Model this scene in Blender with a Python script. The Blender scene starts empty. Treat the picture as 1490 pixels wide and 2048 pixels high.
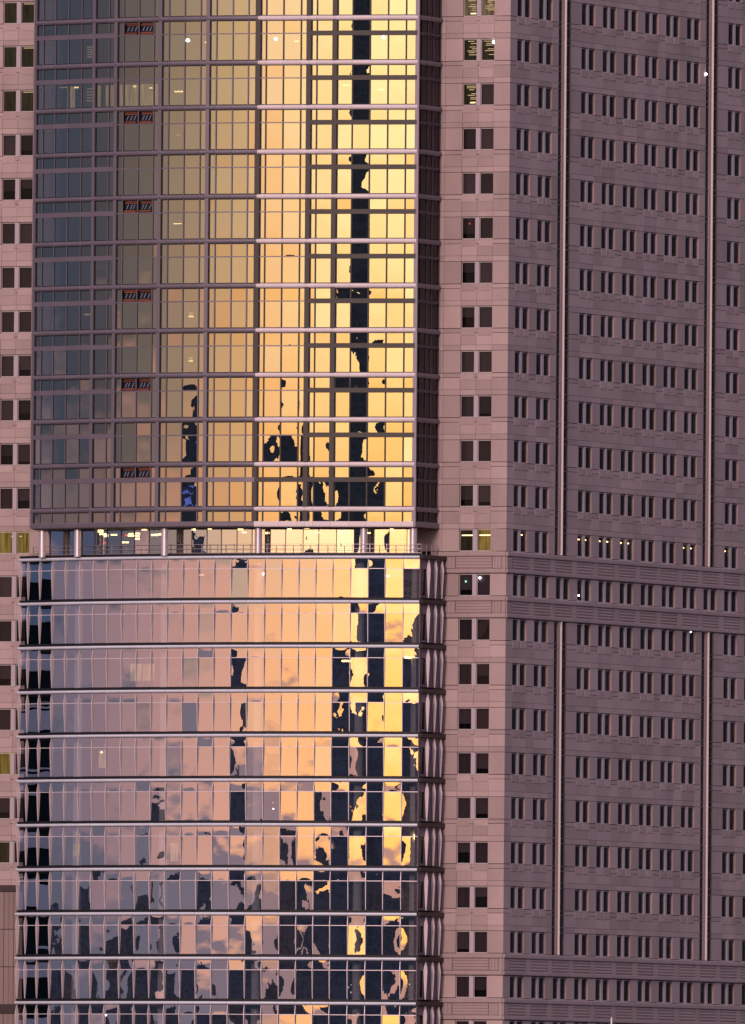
import bpy, math, random
from mathutils import Vector, Matrix
rnd = random.Random(7)
R = math.radians
sc = bpy.context.scene
COL = sc.collection

# ------------------------------------------------------------------ camera
CAM_Z = 60.0
cam_d = bpy.data.cameras.new('camera')
cam = bpy.data.objects.new('camera', cam_d)
COL.objects.link(cam)
cam_d.sensor_fit = 'VERTICAL'
cam_d.sensor_height = 36.0
cam_d.sensor_width = 36.0 * 745 / 1024
cam_d.lens = 773.4                      # long telephoto from two kilometres away
cam_d.clip_start = 1.0
cam_d.clip_end = 20000.0
cam.location = (0, 0, CAM_Z)
cam.rotation_euler = (Matrix.Rotation(R(90) + math.atan(1426 / 44000.0), 3, 'X') @ Matrix.Rotation(0.0082, 3, 'Z')).to_euler()
sc.camera = cam

# ------------------------------------------------------------------ sky, sun, exposure
SUN_AZ, SUN_EL = 20.0, 14.0             # degrees left of straight behind the camera
sx, sy = -math.sin(R(SUN_AZ)), -math.cos(R(SUN_AZ))
world = bpy.data.worlds.new('World')
sc.world = world
world.use_nodes = True
wn, wl = world.node_tree.nodes, world.node_tree.links
wn.clear()

def N(nodes, kind, **kw):
    n = nodes.new(kind)
    for k, v in kw.items():
        setattr(n, k, v)
    return n

def M_(nodes, links, op, a, b=None, c=None, clamp=False):
    n = nodes.new('ShaderNodeMath'); n.operation = op; n.use_clamp = clamp
    for i, v in enumerate((a, b, c)):
        if v is None: continue
        if isinstance(v, (int, float)): n.inputs[i].default_value = v
        else: links.new(v, n.inputs[i])
    return n.outputs[0]

def ramp(nodes, links, fac, stops, interp='EASE'):
    n = nodes.new('ShaderNodeValToRGB')
    e = n.color_ramp; e.interpolation = interp
    while len(e.elements) < len(stops): e.elements.new(0.5)
    for el, (p, c) in zip(e.elements, stops):
        el.position = p; el.color = (*c, 1)
    links.new(fac, n.inputs[0])
    return n.outputs[0]

def mixc(nodes, links, fac, a, b, blend='MIX'):
    n = nodes.new('ShaderNodeMix'); n.data_type = 'RGBA'; n.blend_type = blend
    for s, v in ((n.inputs[0], fac), (n.inputs[6], a), (n.inputs[7], b)):
        if isinstance(v, (int, float)): s.default_value = v
        elif isinstance(v, tuple): s.default_value = (*v, 1)
        else: links.new(v, s)
    return n.outputs[2]

def build_sky():
    nd, lk = wn, wl
    tc = N(nd, 'ShaderNodeTexCoord')
    nrm = N(nd, 'ShaderNodeVectorMath', operation='NORMALIZE'); lk.new(tc.outputs['Generated'], nrm.inputs[0])
    sep = N(nd, 'ShaderNodeSeparateXYZ'); lk.new(nrm.outputs[0], sep.inputs[0])
    x, y, z = sep.outputs
    h = M_(nd, lk, 'SQRT', M_(nd, lk, 'ADD', M_(nd, lk, 'MULTIPLY', x, x), M_(nd, lk, 'ADD', M_(nd, lk, 'MULTIPLY', y, y), 1e-9)))
    cosaz = M_(nd, lk, 'DIVIDE', M_(nd, lk, 'ADD', M_(nd, lk, 'MULTIPLY', x, sx), M_(nd, lk, 'MULTIPLY', y, sy)), h)
    cosaz = M_(nd, lk, 'MINIMUM', M_(nd, lk, 'MAXIMUM', cosaz, -1.0), 1.0)
    az = M_(nd, lk, 'DIVIDE', M_(nd, lk, 'ARCCOSINE', cosaz), math.pi)       # 0 at the sunset, 1 opposite
    el = M_(nd, lk, 'MULTIPLY', M_(nd, lk, 'ARCSINE', z), 180 / math.pi)       # degrees
    d = 1 / 180.0
    # colour along the horizon, a few degrees up / hugging it / high up
    high = ramp(nd, lk, az, [(0, (2.30, 2.00, 1.20)), (4*d, (2.25, 1.88, 1.05)), (8*d, (1.92, 1.30, .86)), (15*d, (1.14, .83, .56)), (27*d, (.70, .53, .43)),
                             (42*d, (.30, .25, .27)), (55*d, (.13, .13, .20)), (64*d, (.075, .11, .22)), (100*d, (.06, .085, .17)), (1, (.05, .07, .14))], 'LINEAR')
    low = ramp(nd, lk, az, [(0, (2.0, 1.02, .28)), (4*d, (1.95, .98, .28)), (10*d, (1.75, .86, .33)), (20*d, (1.36, .68, .39)), (31*d, (1.04, .54, .43)),
                            (47*d, (.64, .375, .39)), (63*d, (.27, .22, .31)), (100*d, (.08, .10, .17)), (1, (.06, .07, .13))], 'LINEAR')
    # streaky cloud near the horizon
    mp = N(nd, 'ShaderNodeMapping'); mp.inputs['Scale'].default_value = (7, 7, 95); lk.new(nrm.outputs[0], mp.inputs[0])
    ns = N(nd, 'ShaderNodeTexNoise'); ns.inputs['Scale'].default_value = 1.0; ns.inputs['Detail'].default_value = 5.0
    lk.new(mp.outputs[0], ns.inputs['Vector'])
    cl = ns.outputs['Fac']
    t = M_(nd, lk, 'DIVIDE', M_(nd, lk, 'SUBTRACT', M_(nd, lk, 'ADD', el, M_(nd, lk, 'MULTIPLY', cl, 0.4)), 1.30), 2.0, clamp=True)
    tf = M_(nd, lk, 'DIVIDE', M_(nd, lk, 'SUBTRACT', M_(nd, lk, 'ADD', el, M_(nd, lk, 'MULTIPLY', cl, 0.15)), 1.90), .30, clamp=True)
    far = M_(nd, lk, 'DIVIDE', M_(nd, lk, 'SUBTRACT', az, 12*d), 30*d, clamp=True)
    t = M_(nd, lk, 'ADD', M_(nd, lk, 'MULTIPLY', t, M_(nd, lk, 'SUBTRACT', 1.0, far)), M_(nd, lk, 'MULTIPLY', tf, far))
    body = mixc(nd, lk, t, low, high)
    # grey lavender bank lying on the horizon with bright gaps
    bankc = ramp(nd, lk, az, [(0, (.40, .30, .36)), (40*d, (.24, .22, .31)), (80*d, (.11, .14, .21)), (1, (.07, .08, .14))], 'LINEAR')
    b = M_(nd, lk, 'ADD', el, M_(nd, lk, 'MULTIPLY', M_(nd, lk, 'SUBTRACT', cl, .5), 1.1))
    bm = M_(nd, lk, 'DIVIDE', M_(nd, lk, 'SUBTRACT', 1.10, b), .22, clamp=True)
    body = mixc(nd, lk, bm, body, bankc)
    # towards the zenith
    zen = ramp(nd, lk, az, [(0, (.70, .54, .55)), (50*d, (.56, .47, .57)), (1, (.44, .40, .52))], 'EASE')
    zf = M_(nd, lk, 'POWER', M_(nd, lk, 'DIVIDE', M_(nd, lk, 'SUBTRACT', el, 3.5), 22.0, clamp=True), .6)
    body = mixc(nd, lk, zf, body, zen)
    top = M_(nd, lk, 'DIVIDE', M_(nd, lk, 'SUBTRACT', el, 25.0), 65.0, clamp=True)
    body = mixc(nd, lk, top, body, (.44, .41, .56))
    bg1 = N(nd, 'ShaderNodeBackground'); lk.new(body, bg1.inputs[0]); bg1.inputs[1].default_value = SKY_GAIN
    sky = N(nd, 'ShaderNodeTexSky', sky_type='NISHITA')
    sky.sun_disc = False
    sky.sun_elevation = R(2.0); sky.sun_rotation = R(180 + SUN_AZ)
    bg2 = N(nd, 'ShaderNodeBackground'); lk.new(sky.outputs[0], bg2.inputs[0]); bg2.inputs[1].default_value = 0.01
    add = N(nd, 'ShaderNodeAddShader'); lk.new(bg1.outputs[0], add.inputs[0]); lk.new(bg2.outputs[0], add.inputs[1])
    out = N(nd, 'ShaderNodeOutputWorld'); lk.new(add.outputs[0], out.inputs[0])
SKY_GAIN = 1.0
build_sky()

sun_d = bpy.data.lights.new('sun', 'SUN')
sun_d.energy = 1.6
sun_d.angle = R(12)
sun_d.color = (1.0, .74, .70)
sun = bpy.data.objects.new('sun', sun_d); COL.objects.link(sun)
sdir = Vector((sx * math.cos(R(SUN_EL)), sy * math.cos(R(SUN_EL)), math.sin(R(SUN_EL))))
sun.rotation_euler = sdir.to_track_quat('Z', 'Y').to_euler()
sun.location = (0, 0, 400)

sc.view_settings.view_transform = 'Standard'
sc.view_settings.look = 'None'
sc.view_settings.gamma = 1.0
sc.view_settings.exposure = 0.0
sc.view_settings.use_curve_mapping = False
sc.cycles.max_bounces = 10
sc.cycles.transparent_max_bounces = 16
sc.cycles.caustics_reflective = False
sc.cycles.caustics_refractive = False

# ------------------------------------------------------------------ materials
def new_mat(name):
    m = bpy.data.materials.new(name); m.use_nodes = True
    m.node_tree.nodes.clear()
    return m, m.node_tree.nodes, m.node_tree.links

def attr(nd, name):
    n = N(nd, 'ShaderNodeAttribute'); n.attribute_name = name
    return n

def surf(name, col, rough=.6, metal=0.0, tone=.12, grain=.12, gscale=9.0, spec=.4, streak=0.0, bump=0.0):
    """Plain surface whose colour carries each piece's own tone, blotches, grain and rain streaks."""
    m, nd, lk = new_mat(name)
    out = N(nd, 'ShaderNodeOutputMaterial'); p = N(nd, 'ShaderNodeBsdfPrincipled'); lk.new(p.outputs[0], out.inputs[0])
    geo = N(nd, 'ShaderNodeNewGeometry')
    t = attr(nd, 'tone').outputs['Fac']
    n1 = N(nd, 'ShaderNodeTexNoise'); n1.inputs['Scale'].default_value = gscale; n1.inputs['Detail'].default_value = 3
    lk.new(geo.outputs['Position'], n1.inputs['Vector'])
    n2 = N(nd, 'ShaderNodeTexNoise'); n2.inputs['Scale'].default_value = .35; n2.inputs['Detail'].default_value = 4
    mp = N(nd, 'ShaderNodeMapping'); mp.inputs['Scale'].default_value = (1, 1, .35)
    lk.new(geo.outputs['Position'], mp.inputs[0]); lk.new(mp.outputs[0], n2.inputs['Vector'])
    v = M_(nd, lk, 'ADD', 1.0 - tone * .5 - grain * .5 - streak * .5, M_(nd, lk, 'MULTIPLY', t, tone))
    v = M_(nd, lk, 'ADD', v, M_(nd, lk, 'MULTIPLY', n1.outputs['Fac'], grain))
    v = M_(nd, lk, 'ADD', v, M_(nd, lk, 'MULTIPLY', n2.outputs['Fac'], streak))
    hsv = N(nd, 'ShaderNodeHueSaturation'); hsv.inputs['Color'].default_value = (*col, 1)
    lk.new(v, hsv.inputs['Value'])
    lk.new(hsv.outputs[0], p.inputs['Base Color'])
    p.inputs['Roughness'].default_value = rough; p.inputs['Metallic'].default_value = metal
    p.inputs['Specular IOR Level'].default_value = spec
    if bump:
        b = N(nd, 'ShaderNodeBump'); b.inputs['Strength'].default_value = 1; b.inputs['Distance'].default_value = bump
        lk.new(n2.outputs['Fac'], b.inputs['Height']); lk.new(b.outputs[0], p.inputs['Normal'])
    return m

def emit(name, col, s):
    m, nd, lk = new_mat(name)
    out = N(nd, 'ShaderNodeOutputMaterial'); e = N(nd, 'ShaderNodeEmission'); lk.new(e.outputs[0], out.inputs[0])
    e.inputs[0].default_value = (*col, 1); e.inputs[1].default_value = s
    return m

def lit_wall(name, col, s):
    """Wall of a lit room: uneven, brighter near the ceiling lights."""
    m, nd, lk = new_mat(name)
    out = N(nd, 'ShaderNodeOutputMaterial'); e = N(nd, 'ShaderNodeEmission'); lk.new(e.outputs[0], out.inputs[0])
    geo = N(nd, 'ShaderNodeNewGeometry')
    mp = N(nd, 'ShaderNodeMapping'); mp.inputs['Scale'].default_value = (5, 5, .4); lk.new(geo.outputs['Position'], mp.inputs[0])
    n = N(nd, 'ShaderNodeTexNoise'); n.inputs['Scale'].default_value = 1.2; n.inputs['Detail'].default_value = 3
    lk.new(mp.outputs[0], n.inputs['Vector'])
    e.inputs[0].default_value = (*col, 1)
    lk.new(M_(nd, lk, 'MULTIPLY', M_(nd, lk, 'POWER', n.outputs['Fac'], 1.5), s * 2.2), e.inputs[1])
    return m

def glass(name, refl, tint, see, wav=1.0, pil=1.0, fres=0.0):
    """Coated pane: mirror layer over a dim view in; the sheet bows and ripples by millimetres."""
    m, nd, lk = new_mat(name)
    out = N(nd, 'ShaderNodeOutputMaterial')
    geo = N(nd, 'ShaderNodeNewGeometry')
    seed = attr(nd, 'tone').outputs['Fac']
    uv = N(nd, 'ShaderNodeUVMap'); uv.uv_map = 'pane'
    su = N(nd, 'ShaderNodeSeparateXYZ'); lk.new(uv.outputs[0], su.inputs[0])
    u, v = su.outputs[0], su.outputs[1]
    hu = M_(nd, lk, 'MULTIPLY', u, M_(nd, lk, 'SUBTRACT', 1.0, u))
    hv = M_(nd, lk, 'MULTIPLY', v, M_(nd, lk, 'SUBTRACT', 1.0, v))
    wn1 = N(nd, 'ShaderNodeTexWhiteNoise', noise_dimensions='1D'); lk.new(M_(nd, lk, 'MULTIPLY', seed, 917.3), wn1.inputs['W'])
    amp = M_(nd, lk, 'MULTIPLY', M_(nd, lk, 'ADD', M_(nd, lk, 'MULTIPLY', wn1.outputs[0], 1.5), -.35), 16 * .0011 * pil)
    pill = M_(nd, lk, 'MULTIPLY', M_(nd, lk, 'MULTIPLY', hu, hv), amp)
    off = N(nd, 'ShaderNodeVectorMath', operation='ADD')
    cmb = N(nd, 'ShaderNodeCombineXYZ')
    for i, k in enumerate((311.0, 173.0, 57.0)): lk.new(M_(nd, lk, 'MULTIPLY', seed, k), cmb.inputs[i])
    lk.new(geo.outputs['Position'], off.inputs[0]); lk.new(cmb.outputs[0], off.inputs[1])
    n1 = N(nd, 'ShaderNodeTexNoise'); n1.inputs['Scale'].default_value = .5; n1.inputs['Detail'].default_value = 1.0
    lk.new(off.outputs[0], n1.inputs['Vector'])
    n2 = N(nd, 'ShaderNodeTexNoise'); n2.inputs['Scale'].default_value = 2.6; n2.inputs['Detail'].default_value = 1.0
    lk.new(off.outputs[0], n2.inputs['Vector'])
    hgt = M_(nd, lk, 'ADD', pill, M_(nd, lk, 'ADD', M_(nd, lk, 'MULTIPLY', n1.outputs['Fac'], .0024 * wav), M_(nd, lk, 'MULTIPLY', n2.outputs['Fac'], .00010 * wav)))
    bmp = N(nd, 'ShaderNodeBump'); bmp.inputs['Strength'].default_value = 1.0; bmp.inputs['Distance'].default_value = 1.0
    lk.new(hgt, bmp.inputs['Height'])
    gl = N(nd, 'ShaderNodeBsdfGlossy'); gl.inputs['Color'].default_value = (*tint, 1); gl.inputs['Roughness'].default_value = 0.0
    lk.new(bmp.outputs[0], gl.inputs['Normal'])
    tr = N(nd, 'ShaderNodeBsdfTransparent'); tr.inputs[0].default_value = (*see, 1)
    mx = N(nd, 'ShaderNodeMixShader')
    if fres:
        fr = N(nd, 'ShaderNodeFresnel'); fr.inputs['IOR'].default_value = fres
        lk.new(M_(nd, lk, 'ADD', fr.outputs[0], refl, clamp=True), mx.inputs[0])
    else:
        mx.inputs[0].default_value = refl
    lk.new(tr.outputs[0], mx.inputs[1]); lk.new(gl.outputs[0], mx.inputs[2]); lk.new(mx.outputs[0], out.inputs[0])
    return m

def city_mat():
    """Far towers: each its own stone or dark cladding lifted by painted haze, with storey bands and window bays."""
    m, nd, lk = new_mat('city_facade')
    out = N(nd, 'ShaderNodeOutputMaterial'); p = N(nd, 'ShaderNodeBsdfPrincipled'); lk.new(p.outputs[0], out.inputs[0])
    t = attr(nd, 'tone').outputs['Fac']
    wall = ramp(nd, lk, t, [(0, (.11, .15, .23)), (.4, (.13, .16, .22)), (.75, (.17, .16, .19)), (.9, (.36, .27, .24)), (1, (.36, .27, .24))], 'CONSTANT')  # bluish lift of distant air is put into these colours
    geo = N(nd, 'ShaderNodeNewGeometry')
    sp = N(nd, 'ShaderNodeSeparateXYZ'); lk.new(geo.outputs['Position'], sp.inputs[0])
    fz = M_(nd, lk, 'FRACT', M_(nd, lk, 'DIVIDE', sp.outputs[2], 4.0))
    fx = M_(nd, lk, 'FRACT', M_(nd, lk, 'DIVIDE', M_(nd, lk, 'SUBTRACT', sp.outputs[0], M_(nd, lk, 'MULTIPLY', sp.outputs[1], .5)), 3.4))
    win = M_(nd, lk, 'MULTIPLY', M_(nd, lk, 'GREATER_THAN', fz, .42), M_(nd, lk, 'GREATER_THAN', fx, .35))
    col = mixc(nd, lk, M_(nd, lk, 'MULTIPLY', win, .5), wall, (.030, .045, .075))
    lk.new(col, p.inputs['Base Color']); p.inputs['Roughness'].default_value = .5
    return m

def clear_mat():
    m, nd, lk = new_mat('clear_glass_edge')
    out = N(nd, 'ShaderNodeOutputMaterial'); t = N(nd, 'ShaderNodeBsdfTransparent'); lk.new(t.outputs[0], out.inputs[0])
    return m

MT = dict(
    clear=clear_mat(),
    stone=surf('granite', (.48, .355, .355), .75, tone=.28, grain=.34, streak=.46),
    band=surf('granite_band', (.43, .32, .325), .75, tone=.10, grain=.22, streak=.25),
    jamb=surf('granite_jamb', (.52, .44, .49), .7, tone=.06, grain=.1),
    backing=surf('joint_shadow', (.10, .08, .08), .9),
    sill=surf('metal_frame', (.52, .44, .46), .5, tone=.05),
    pilaster=surf('white_metal', (.78, .68, .66), .45, tone=.06, grain=.06),
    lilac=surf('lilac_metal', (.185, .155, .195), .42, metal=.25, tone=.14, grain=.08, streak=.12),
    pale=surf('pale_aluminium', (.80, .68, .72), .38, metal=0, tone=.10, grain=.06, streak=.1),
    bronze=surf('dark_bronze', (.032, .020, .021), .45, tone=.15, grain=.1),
    dark=surf('dark_shade_strip', (.008, .007, .010), .6),  # near-black, stands in for shade along bands, posts and ledges
    ledge=surf('bright_ledge', (.88, .89, 1.0), .3, metal=.25, tone=.05, grain=.03, bump=.03),
    fin=surf('fin_metal', (.80, .68, .74), .45, metal=.2, tone=.08),
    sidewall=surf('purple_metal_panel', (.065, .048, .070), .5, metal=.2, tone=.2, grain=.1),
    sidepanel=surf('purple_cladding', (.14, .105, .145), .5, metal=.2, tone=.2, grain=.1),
    dimcore=surf('dark_core_wall', (.030, .030, .038), .8, tone=.5),
    steel=surf('column_cladding', (.72, .64, .70), .28, metal=.45, tone=.05, grain=.04),
    soffit=surf('soffit', (.16, .13, .15), .7),
    rail=surf('rail_steel', (.42, .35, .38), .4, metal=.4),
    core=surf('core_wall', (.055, .045, .05), .8, tone=.5),
    slab=surf('floor_slab', (.09, .08, .085), .8),
    column=surf('plaster_column', (.80, .78, .74), .7),
    blind=surf('roller_blind', (.125, .095, .098), .9, tone=.9, grain=.1, gscale=4),
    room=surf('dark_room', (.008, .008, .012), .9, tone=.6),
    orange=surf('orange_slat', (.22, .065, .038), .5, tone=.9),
    ventdark=surf('vent_dark', (.012, .012, .02), .5),
    light_streak=surf('vent_light_streak', (.20, .24, .36), .4),
    rust=surf('rib_panel', (.30, .215, .205), .7, tone=.14, grain=.15, streak=.2),
    cornice=surf('dark_cornice', (.060, .036, .040), .7),
    ground=surf('ground_paving', (.08, .075, .075), .9, grain=.3, gscale=.05),
    city=city_mat(),
    citypale=surf('city_pale', (.32, .58, .90), .6, tone=.3),
    neighbour=surf('neighbour_dark_glass', (.008, .018, .026), 1.0, spec=0),
    citywhite=surf('city_white_panel', (.62, .74, 1.0), .6, tone=.2),
    concrete=surf('concrete_shell', (.22, .18, .18), .8),
    mast=surf('mast_paint', (.85, .80, .84), .4),
    warm=emit('warm_tube', (1.0, .70, .28), 7.0),
    warmdim=emit('warm_strip', (1.0, .72, .34), 1.3),
    cool=emit('white_lamp', (1.0, .98, 1.0), 14.0),
    green=emit('green_lamp', (.35, 1.0, .75), 4.0),
    red=emit('red_lamp', (1.0, .06, .05), 1.6),
    yroom=lit_wall('lit_yellow_room', (1.0, .66, .13), .42),
    oroom=lit_wall('lit_office', (1.0, .70, .36), .30),
    oroom2=lit_wall('lit_office_behind_coated_glass', (1.0, .70, .30), 1.25),
    oroom3=lit_wall('lit_office_blind', (1.0, .66, .28), .55),
    groom=lit_wall('lit_dim_room', (.70, .54, .27), .075),
    citylight=emit('city_light', (1.0, .85, .55), 2.0),
    cityblue=emit('city_blue_sign', (.16, .24, 1.0), 1.1),
    gup=glass('bronze_coated_glass', .44, (1.0, .96, .78), (.22, .21, .21), wav=.85, pil=.8),
    gtr=glass('bronze_coated_spandrel_glass', .44, (1.0, .92, .70), (.22, .20, .18), wav=.8, pil=.55),
    glow=glass('silver_coated_glass', .60, (1.0, .97, .97), (.85, .84, .88), wav=1.0, pil=.9),
    gst=glass('clear_dark_glass', .004, (1, 1, 1), (.52, .50, .54), wav=.3, pil=.3, fres=1.2),
)

# ------------------------------------------------------------------ mesh helpers
class Frame:
    """Local wall frame: u along the wall, w outwards, z up."""
    def __init__(s, o, t, n): s.o, s.t, s.n = Vector(o), Vector(t), Vector(n)
    def p(s, u, w, z): return (s.o.x + s.t.x*u + s.n.x*w, s.o.y + s.t.y*u + s.n.y*w, z)

class Geo:
    def __init__(s): s.v, s.f, s.tone, s.uv, s.mi = [], [], [], [], []
    def face(s, pts, tone, uvs=None, mi=0):
        b = len(s.v); s.v += pts; s.f.append(tuple(range(b, b + len(pts)))); s.tone.append(tone); s.mi.append(mi)
        s.uv += uvs or [(.5, .5)] * len(pts)
    def box(s, fr, u0, u1, w0, w1, z0, z1, tone=None, mi=0):
        tone = rnd.random() if tone is None else tone
        b = len(s.v)
        s.v += [fr.p(u, w, z) for z in (z0, z1) for w in (w0, w1) for u in (u0, u1)]
        fl = [(0, 1, 3, 2), (4, 6, 7, 5), (0, 4, 5, 1), (2, 3, 7, 6), (0, 2, 6, 4), (1, 5, 7, 3)]
        s.f += [tuple(b + i for i in q) for q in fl]
        s.tone += [tone] * 6; s.mi += [mi] * 6; s.uv += [(.5, .5)] * 24
    def prism(s, fr, prof, u0, u1, tone=None):
        """Profile of (w, z) points swept along u, capped."""
        tone = rnd.random() if tone is None else tone
        n = len(prof); b = len(s.v)
        s.v += [fr.p(u, w, z) for u in (u0, u1) for w, z in prof]
        fs = [(b + i, b + (i + 1) % n, b + n + (i + 1) % n, b + n + i) for i in range(n)]
        fs += [tuple(b + i for i in range(n))[::-1], tuple(b + n + i for i in range(n))]
        s.f += fs; s.tone += [tone] * len(fs); s.mi += [0] * len(fs); s.uv += [(.5, .5)] * sum(len(q) for q in fs)
    def plate(s, fr, prof, u0, u1, tone=None): s.prism(fr, prof, u0, u1, tone)
    def tube(s, x, y, z0, z1, r, n=16, r1=None, tone=None):
        tone = rnd.random() if tone is None else tone
        r1 = r if r1 is None else r1; b = len(s.v)
        for z, q in ((z0, r), (z1, r1)):
            s.v += [(x + q*math.cos(2*math.pi*i/n), y + q*math.sin(2*math.pi*i/n), z) for i in range(n)]
        fs = [(b + i, b + (i + 1) % n, b + n + (i + 1) % n, b + n + i) for i in range(n)] + [tuple(b + n + i for i in range(n)), tuple(b + i for i in range(n))[::-1]]
        s.f += fs; s.tone += [tone] * len(fs); s.mi += [0] * len(fs); s.uv += [(.5, .5)] * sum(len(q) for q in fs)
    def ball(s, c, r):
        rings, seg = 5, 8; b = len(s.v)
        s.v.append((c[0], c[1], c[2] - r))
        for i in range(1, rings):
            a = math.pi * i / rings - math.pi / 2
            s.v += [(c[0] + r*math.cos(a)*math.cos(2*math.pi*j/seg), c[1] + r*math.cos(a)*math.sin(2*math.pi*j/seg), c[2] + r*math.sin(a)) for j in range(seg)]
        s.v.append((c[0], c[1], c[2] + r)); top = len(s.v) - 1; fs = []
        for j in range(seg):
            k = (j + 1) % seg
            fs.append((b, b + 1 + k, b + 1 + j)); fs.append((top, top - seg + j, top - seg + k))
            for i in range(rings - 2):
                q = b + 1 + i * seg; fs.append((q + j, q + k, q + seg + k, q + seg + j))
        s.f += fs; s.tone += [.5] * len(fs); s.mi += [0] * len(fs); s.uv += [(.5, .5)] * sum(len(q) for q in fs)
    def pane(s, fr, u0, u1, w, z0, z1, tl=0.0, tu=0.0):
        """Glass sheet 2 cm thick; tl tips its top out, tu turns one side out (metres)."""
        t = rnd.random(); b = len(s.v)
        q = [(u0, z0, -tl - tu), (u1, z0, -tl + tu), (u1, z1, tl + tu), (u0, z1, tl - tu)]
        s.v += [fr.p(u, w + d, z) for u, z, d in q] + [fr.p(u, w + d - .02, z) for u, z, d in q]
        s.f += [(b, b+1, b+2, b+3), (b+4, b+7, b+6, b+5), (b, b+4, b+5, b+1), (b+1, b+5, b+6, b+2), (b+2, b+6, b+7, b+3), (b+3, b+7, b+4, b)]
        cu = {0: (0, 0), 1: (1, 0), 2: (1, 1), 3: (0, 1)}
        for q in s.f[-6:]: s.uv += [cu[(i - b) % 4] for i in q]
        s.tone += [t] * 6; s.mi += [0] + [1] * 5
    def join(s, o):
        b = len(s.v); s.v += o.v; s.f += [tuple(i + b for i in q) for q in o.f]; s.tone += o.tone; s.uv += o.uv; s.mi += o.mi
    def build(s, name, mats, parent=None, kind=None, smooth=False, label=None):
        me = bpy.data.meshes.new(name)
        # tell outward faces by winding is not needed: shading is two-sided; keep pivot near the piece
        n = len(s.v)
        c = Vector((sum(v[0] for v in s.v) / n, sum(v[1] for v in s.v) / n, min(v[2] for v in s.v)))
        base = parent_pos(parent)
        me.from_pydata([(v[0] - c.x, v[1] - c.y, v[2] - c.z) for v in s.v], [], s.f)
        a = me.attributes.new('tone', 'FLOAT', 'FACE'); a.data.foreach_set('value', s.tone)
        ul = me.uv_layers.new(name='pane')
        flat = [k for q in s.uv for k in q]
        ul.data.foreach_set('uv', flat)
        for m in (mats if isinstance(mats, (list, tuple)) else [mats]): me.materials.append(m)
        if any(s.mi): me.polygons.foreach_set('material_index', s.mi)
        if smooth: me.polygons.foreach_set('use_smooth', [True] * len(me.polygons))
        me.update()
        o = bpy.data.objects.new(name, me); COL.objects.link(o)
        o.location = c - base
        if parent is not None: o.parent = parent
        if kind: o['kind'] = kind
        if label: o['label'] = label
        return o

def parent_pos(p):
    v = Vector((0, 0, 0))
    while p is not None: v = v + p.location; p = p.parent
    return v

def thing(name, label, cat, loc, group=None):
    o = bpy.data.objects.new(name, None); COL.objects.link(o); o.location = loc
    o['label'] = label; o['category'] = cat
    if group: o['group'] = group
    return o

class Bank:
    """Collects alike pieces; the largest 300 become parts, the rest one joined part."""
    def __init__(s, name, mats, parent, cap=300): s.n, s.m, s.p, s.cap, s.L = name, mats, parent, cap, []
    def add(s, geo, key, parent=None): s.L.append((key, geo, parent))
    def flush(s):
        L = sorted(s.L, key=lambda q: -q[0])
        for _, g, p in L[:s.cap]: g.build(s.n, s.m, p or s.p)
        if L[s.cap:]:
            r = Geo()
            for _, g, _p in L[s.cap:]: r.join(g)
            r.build(s.n, s.m, s.p, kind='stuff')

# ------------------------------------------------------------------ ground
g = Geo(); fr0 = Frame((0, 0, 0), (1, 0, 0), (0, -1, 0))
g.face([(-9000, -9000, 0), (9000, -9000, 0), (9000, 9000, 0), (-9000, 9000, 0)], .5)
gr = g.build('ground', MT['ground'], None, 'structure')

# ------------------------------------------------------------------ stone tower
A = R(24.0)
CX, CY = 12.21, 2002.0
FRF = Frame((CX, CY, 0), (-math.cos(A), math.sin(A), 0), (-math.sin(A), -math.cos(A), 0))      # broad face, u runs left from the corner
FRR = Frame((CX, CY, 0), (math.sin(A), math.cos(A), 0), (math.cos(A), -math.sin(A), 0))        # flank, u runs right and away
HEAD0, SP, WH = 168.21, 4.067, 2.05
tower = thing('stone_tower', 'pinkish brown stone office tower with paired windows, behind and beside the glass building', 'building', (CX, CY, 0))
ROWS = range(-2, 23)
FRIEZE = {11, 12, 20, 21, 22}            # ornamental courses under these window rows
NO_SLOT = {12, 21, 22}
head = lambda k: HEAD0 - SP * k
sill = lambda k: head(k) - WH
DEEP = .30
JH, JV = .028, .012                       # half joints
panels = Bank('stone_panel', MT['stone'], tower)
friezes = Bank('frieze_panel', MT['band'], tower)
bands = Bank('band_course', MT['band'], tower)
sills = Bank('sill_block', MT['stone'], tower)
panes = Bank('pane', [MT['gst'], MT['clear']], tower)
dimpanes = panes
winframes = []
backs = Geo(); blinds_far = Geo(); blinds_pale = Geo(); lights = []

def panel(fr, u0, u1, z0, z1, w=0.0, deep=DEEP, key=1.0, jv=JV, jh=JH):
    g = Geo(); g.box(fr, u0 + jv, u1 - jv, -deep, w, z0 + jh, z1 - jh); panels.add(g, (u1 - u0) * (z1 - z0) * key)

def window(fr, u0, k, broad, lit=None):
    """Pair of panes set back between stone jambs: frame with mullion, two panes."""
    z0, z1 = sill(k), head(k)
    g = Geo(); m0, m1, u3 = u0 + 1.34, u0 + 1.76, u0 + 3.10
    g.box(fr, m0, m1, -DEEP, -.035, z0 - .01, z1 - JH - .01, .6, 1)
    for a, b in ((u0, m0), (m1, u3)):
        g.box(fr, a + .004, b - .004, -.25, -.13, z0 - .01, z0 + .075, .7)              # sill rail
        g.box(fr, a + .004, b - .004, -.25, -.19, z1 - .12, z1 - JH - .012, .2)
        if broad:
            for p_, q_ in ((a + .006, a + .05), (b - .05, b - .006)): g.box(fr, p_, q_, -.245, -.16, z0 + .075, z1 - .12, .5)
    winframes.append((100.0 if broad else 50.0 - u0 * .1 - abs(k - 10) * .01, g, [(fr, u0, m0, z0, z1), (fr, m1, u3, z0, z1)], broad, lit, k))

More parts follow.
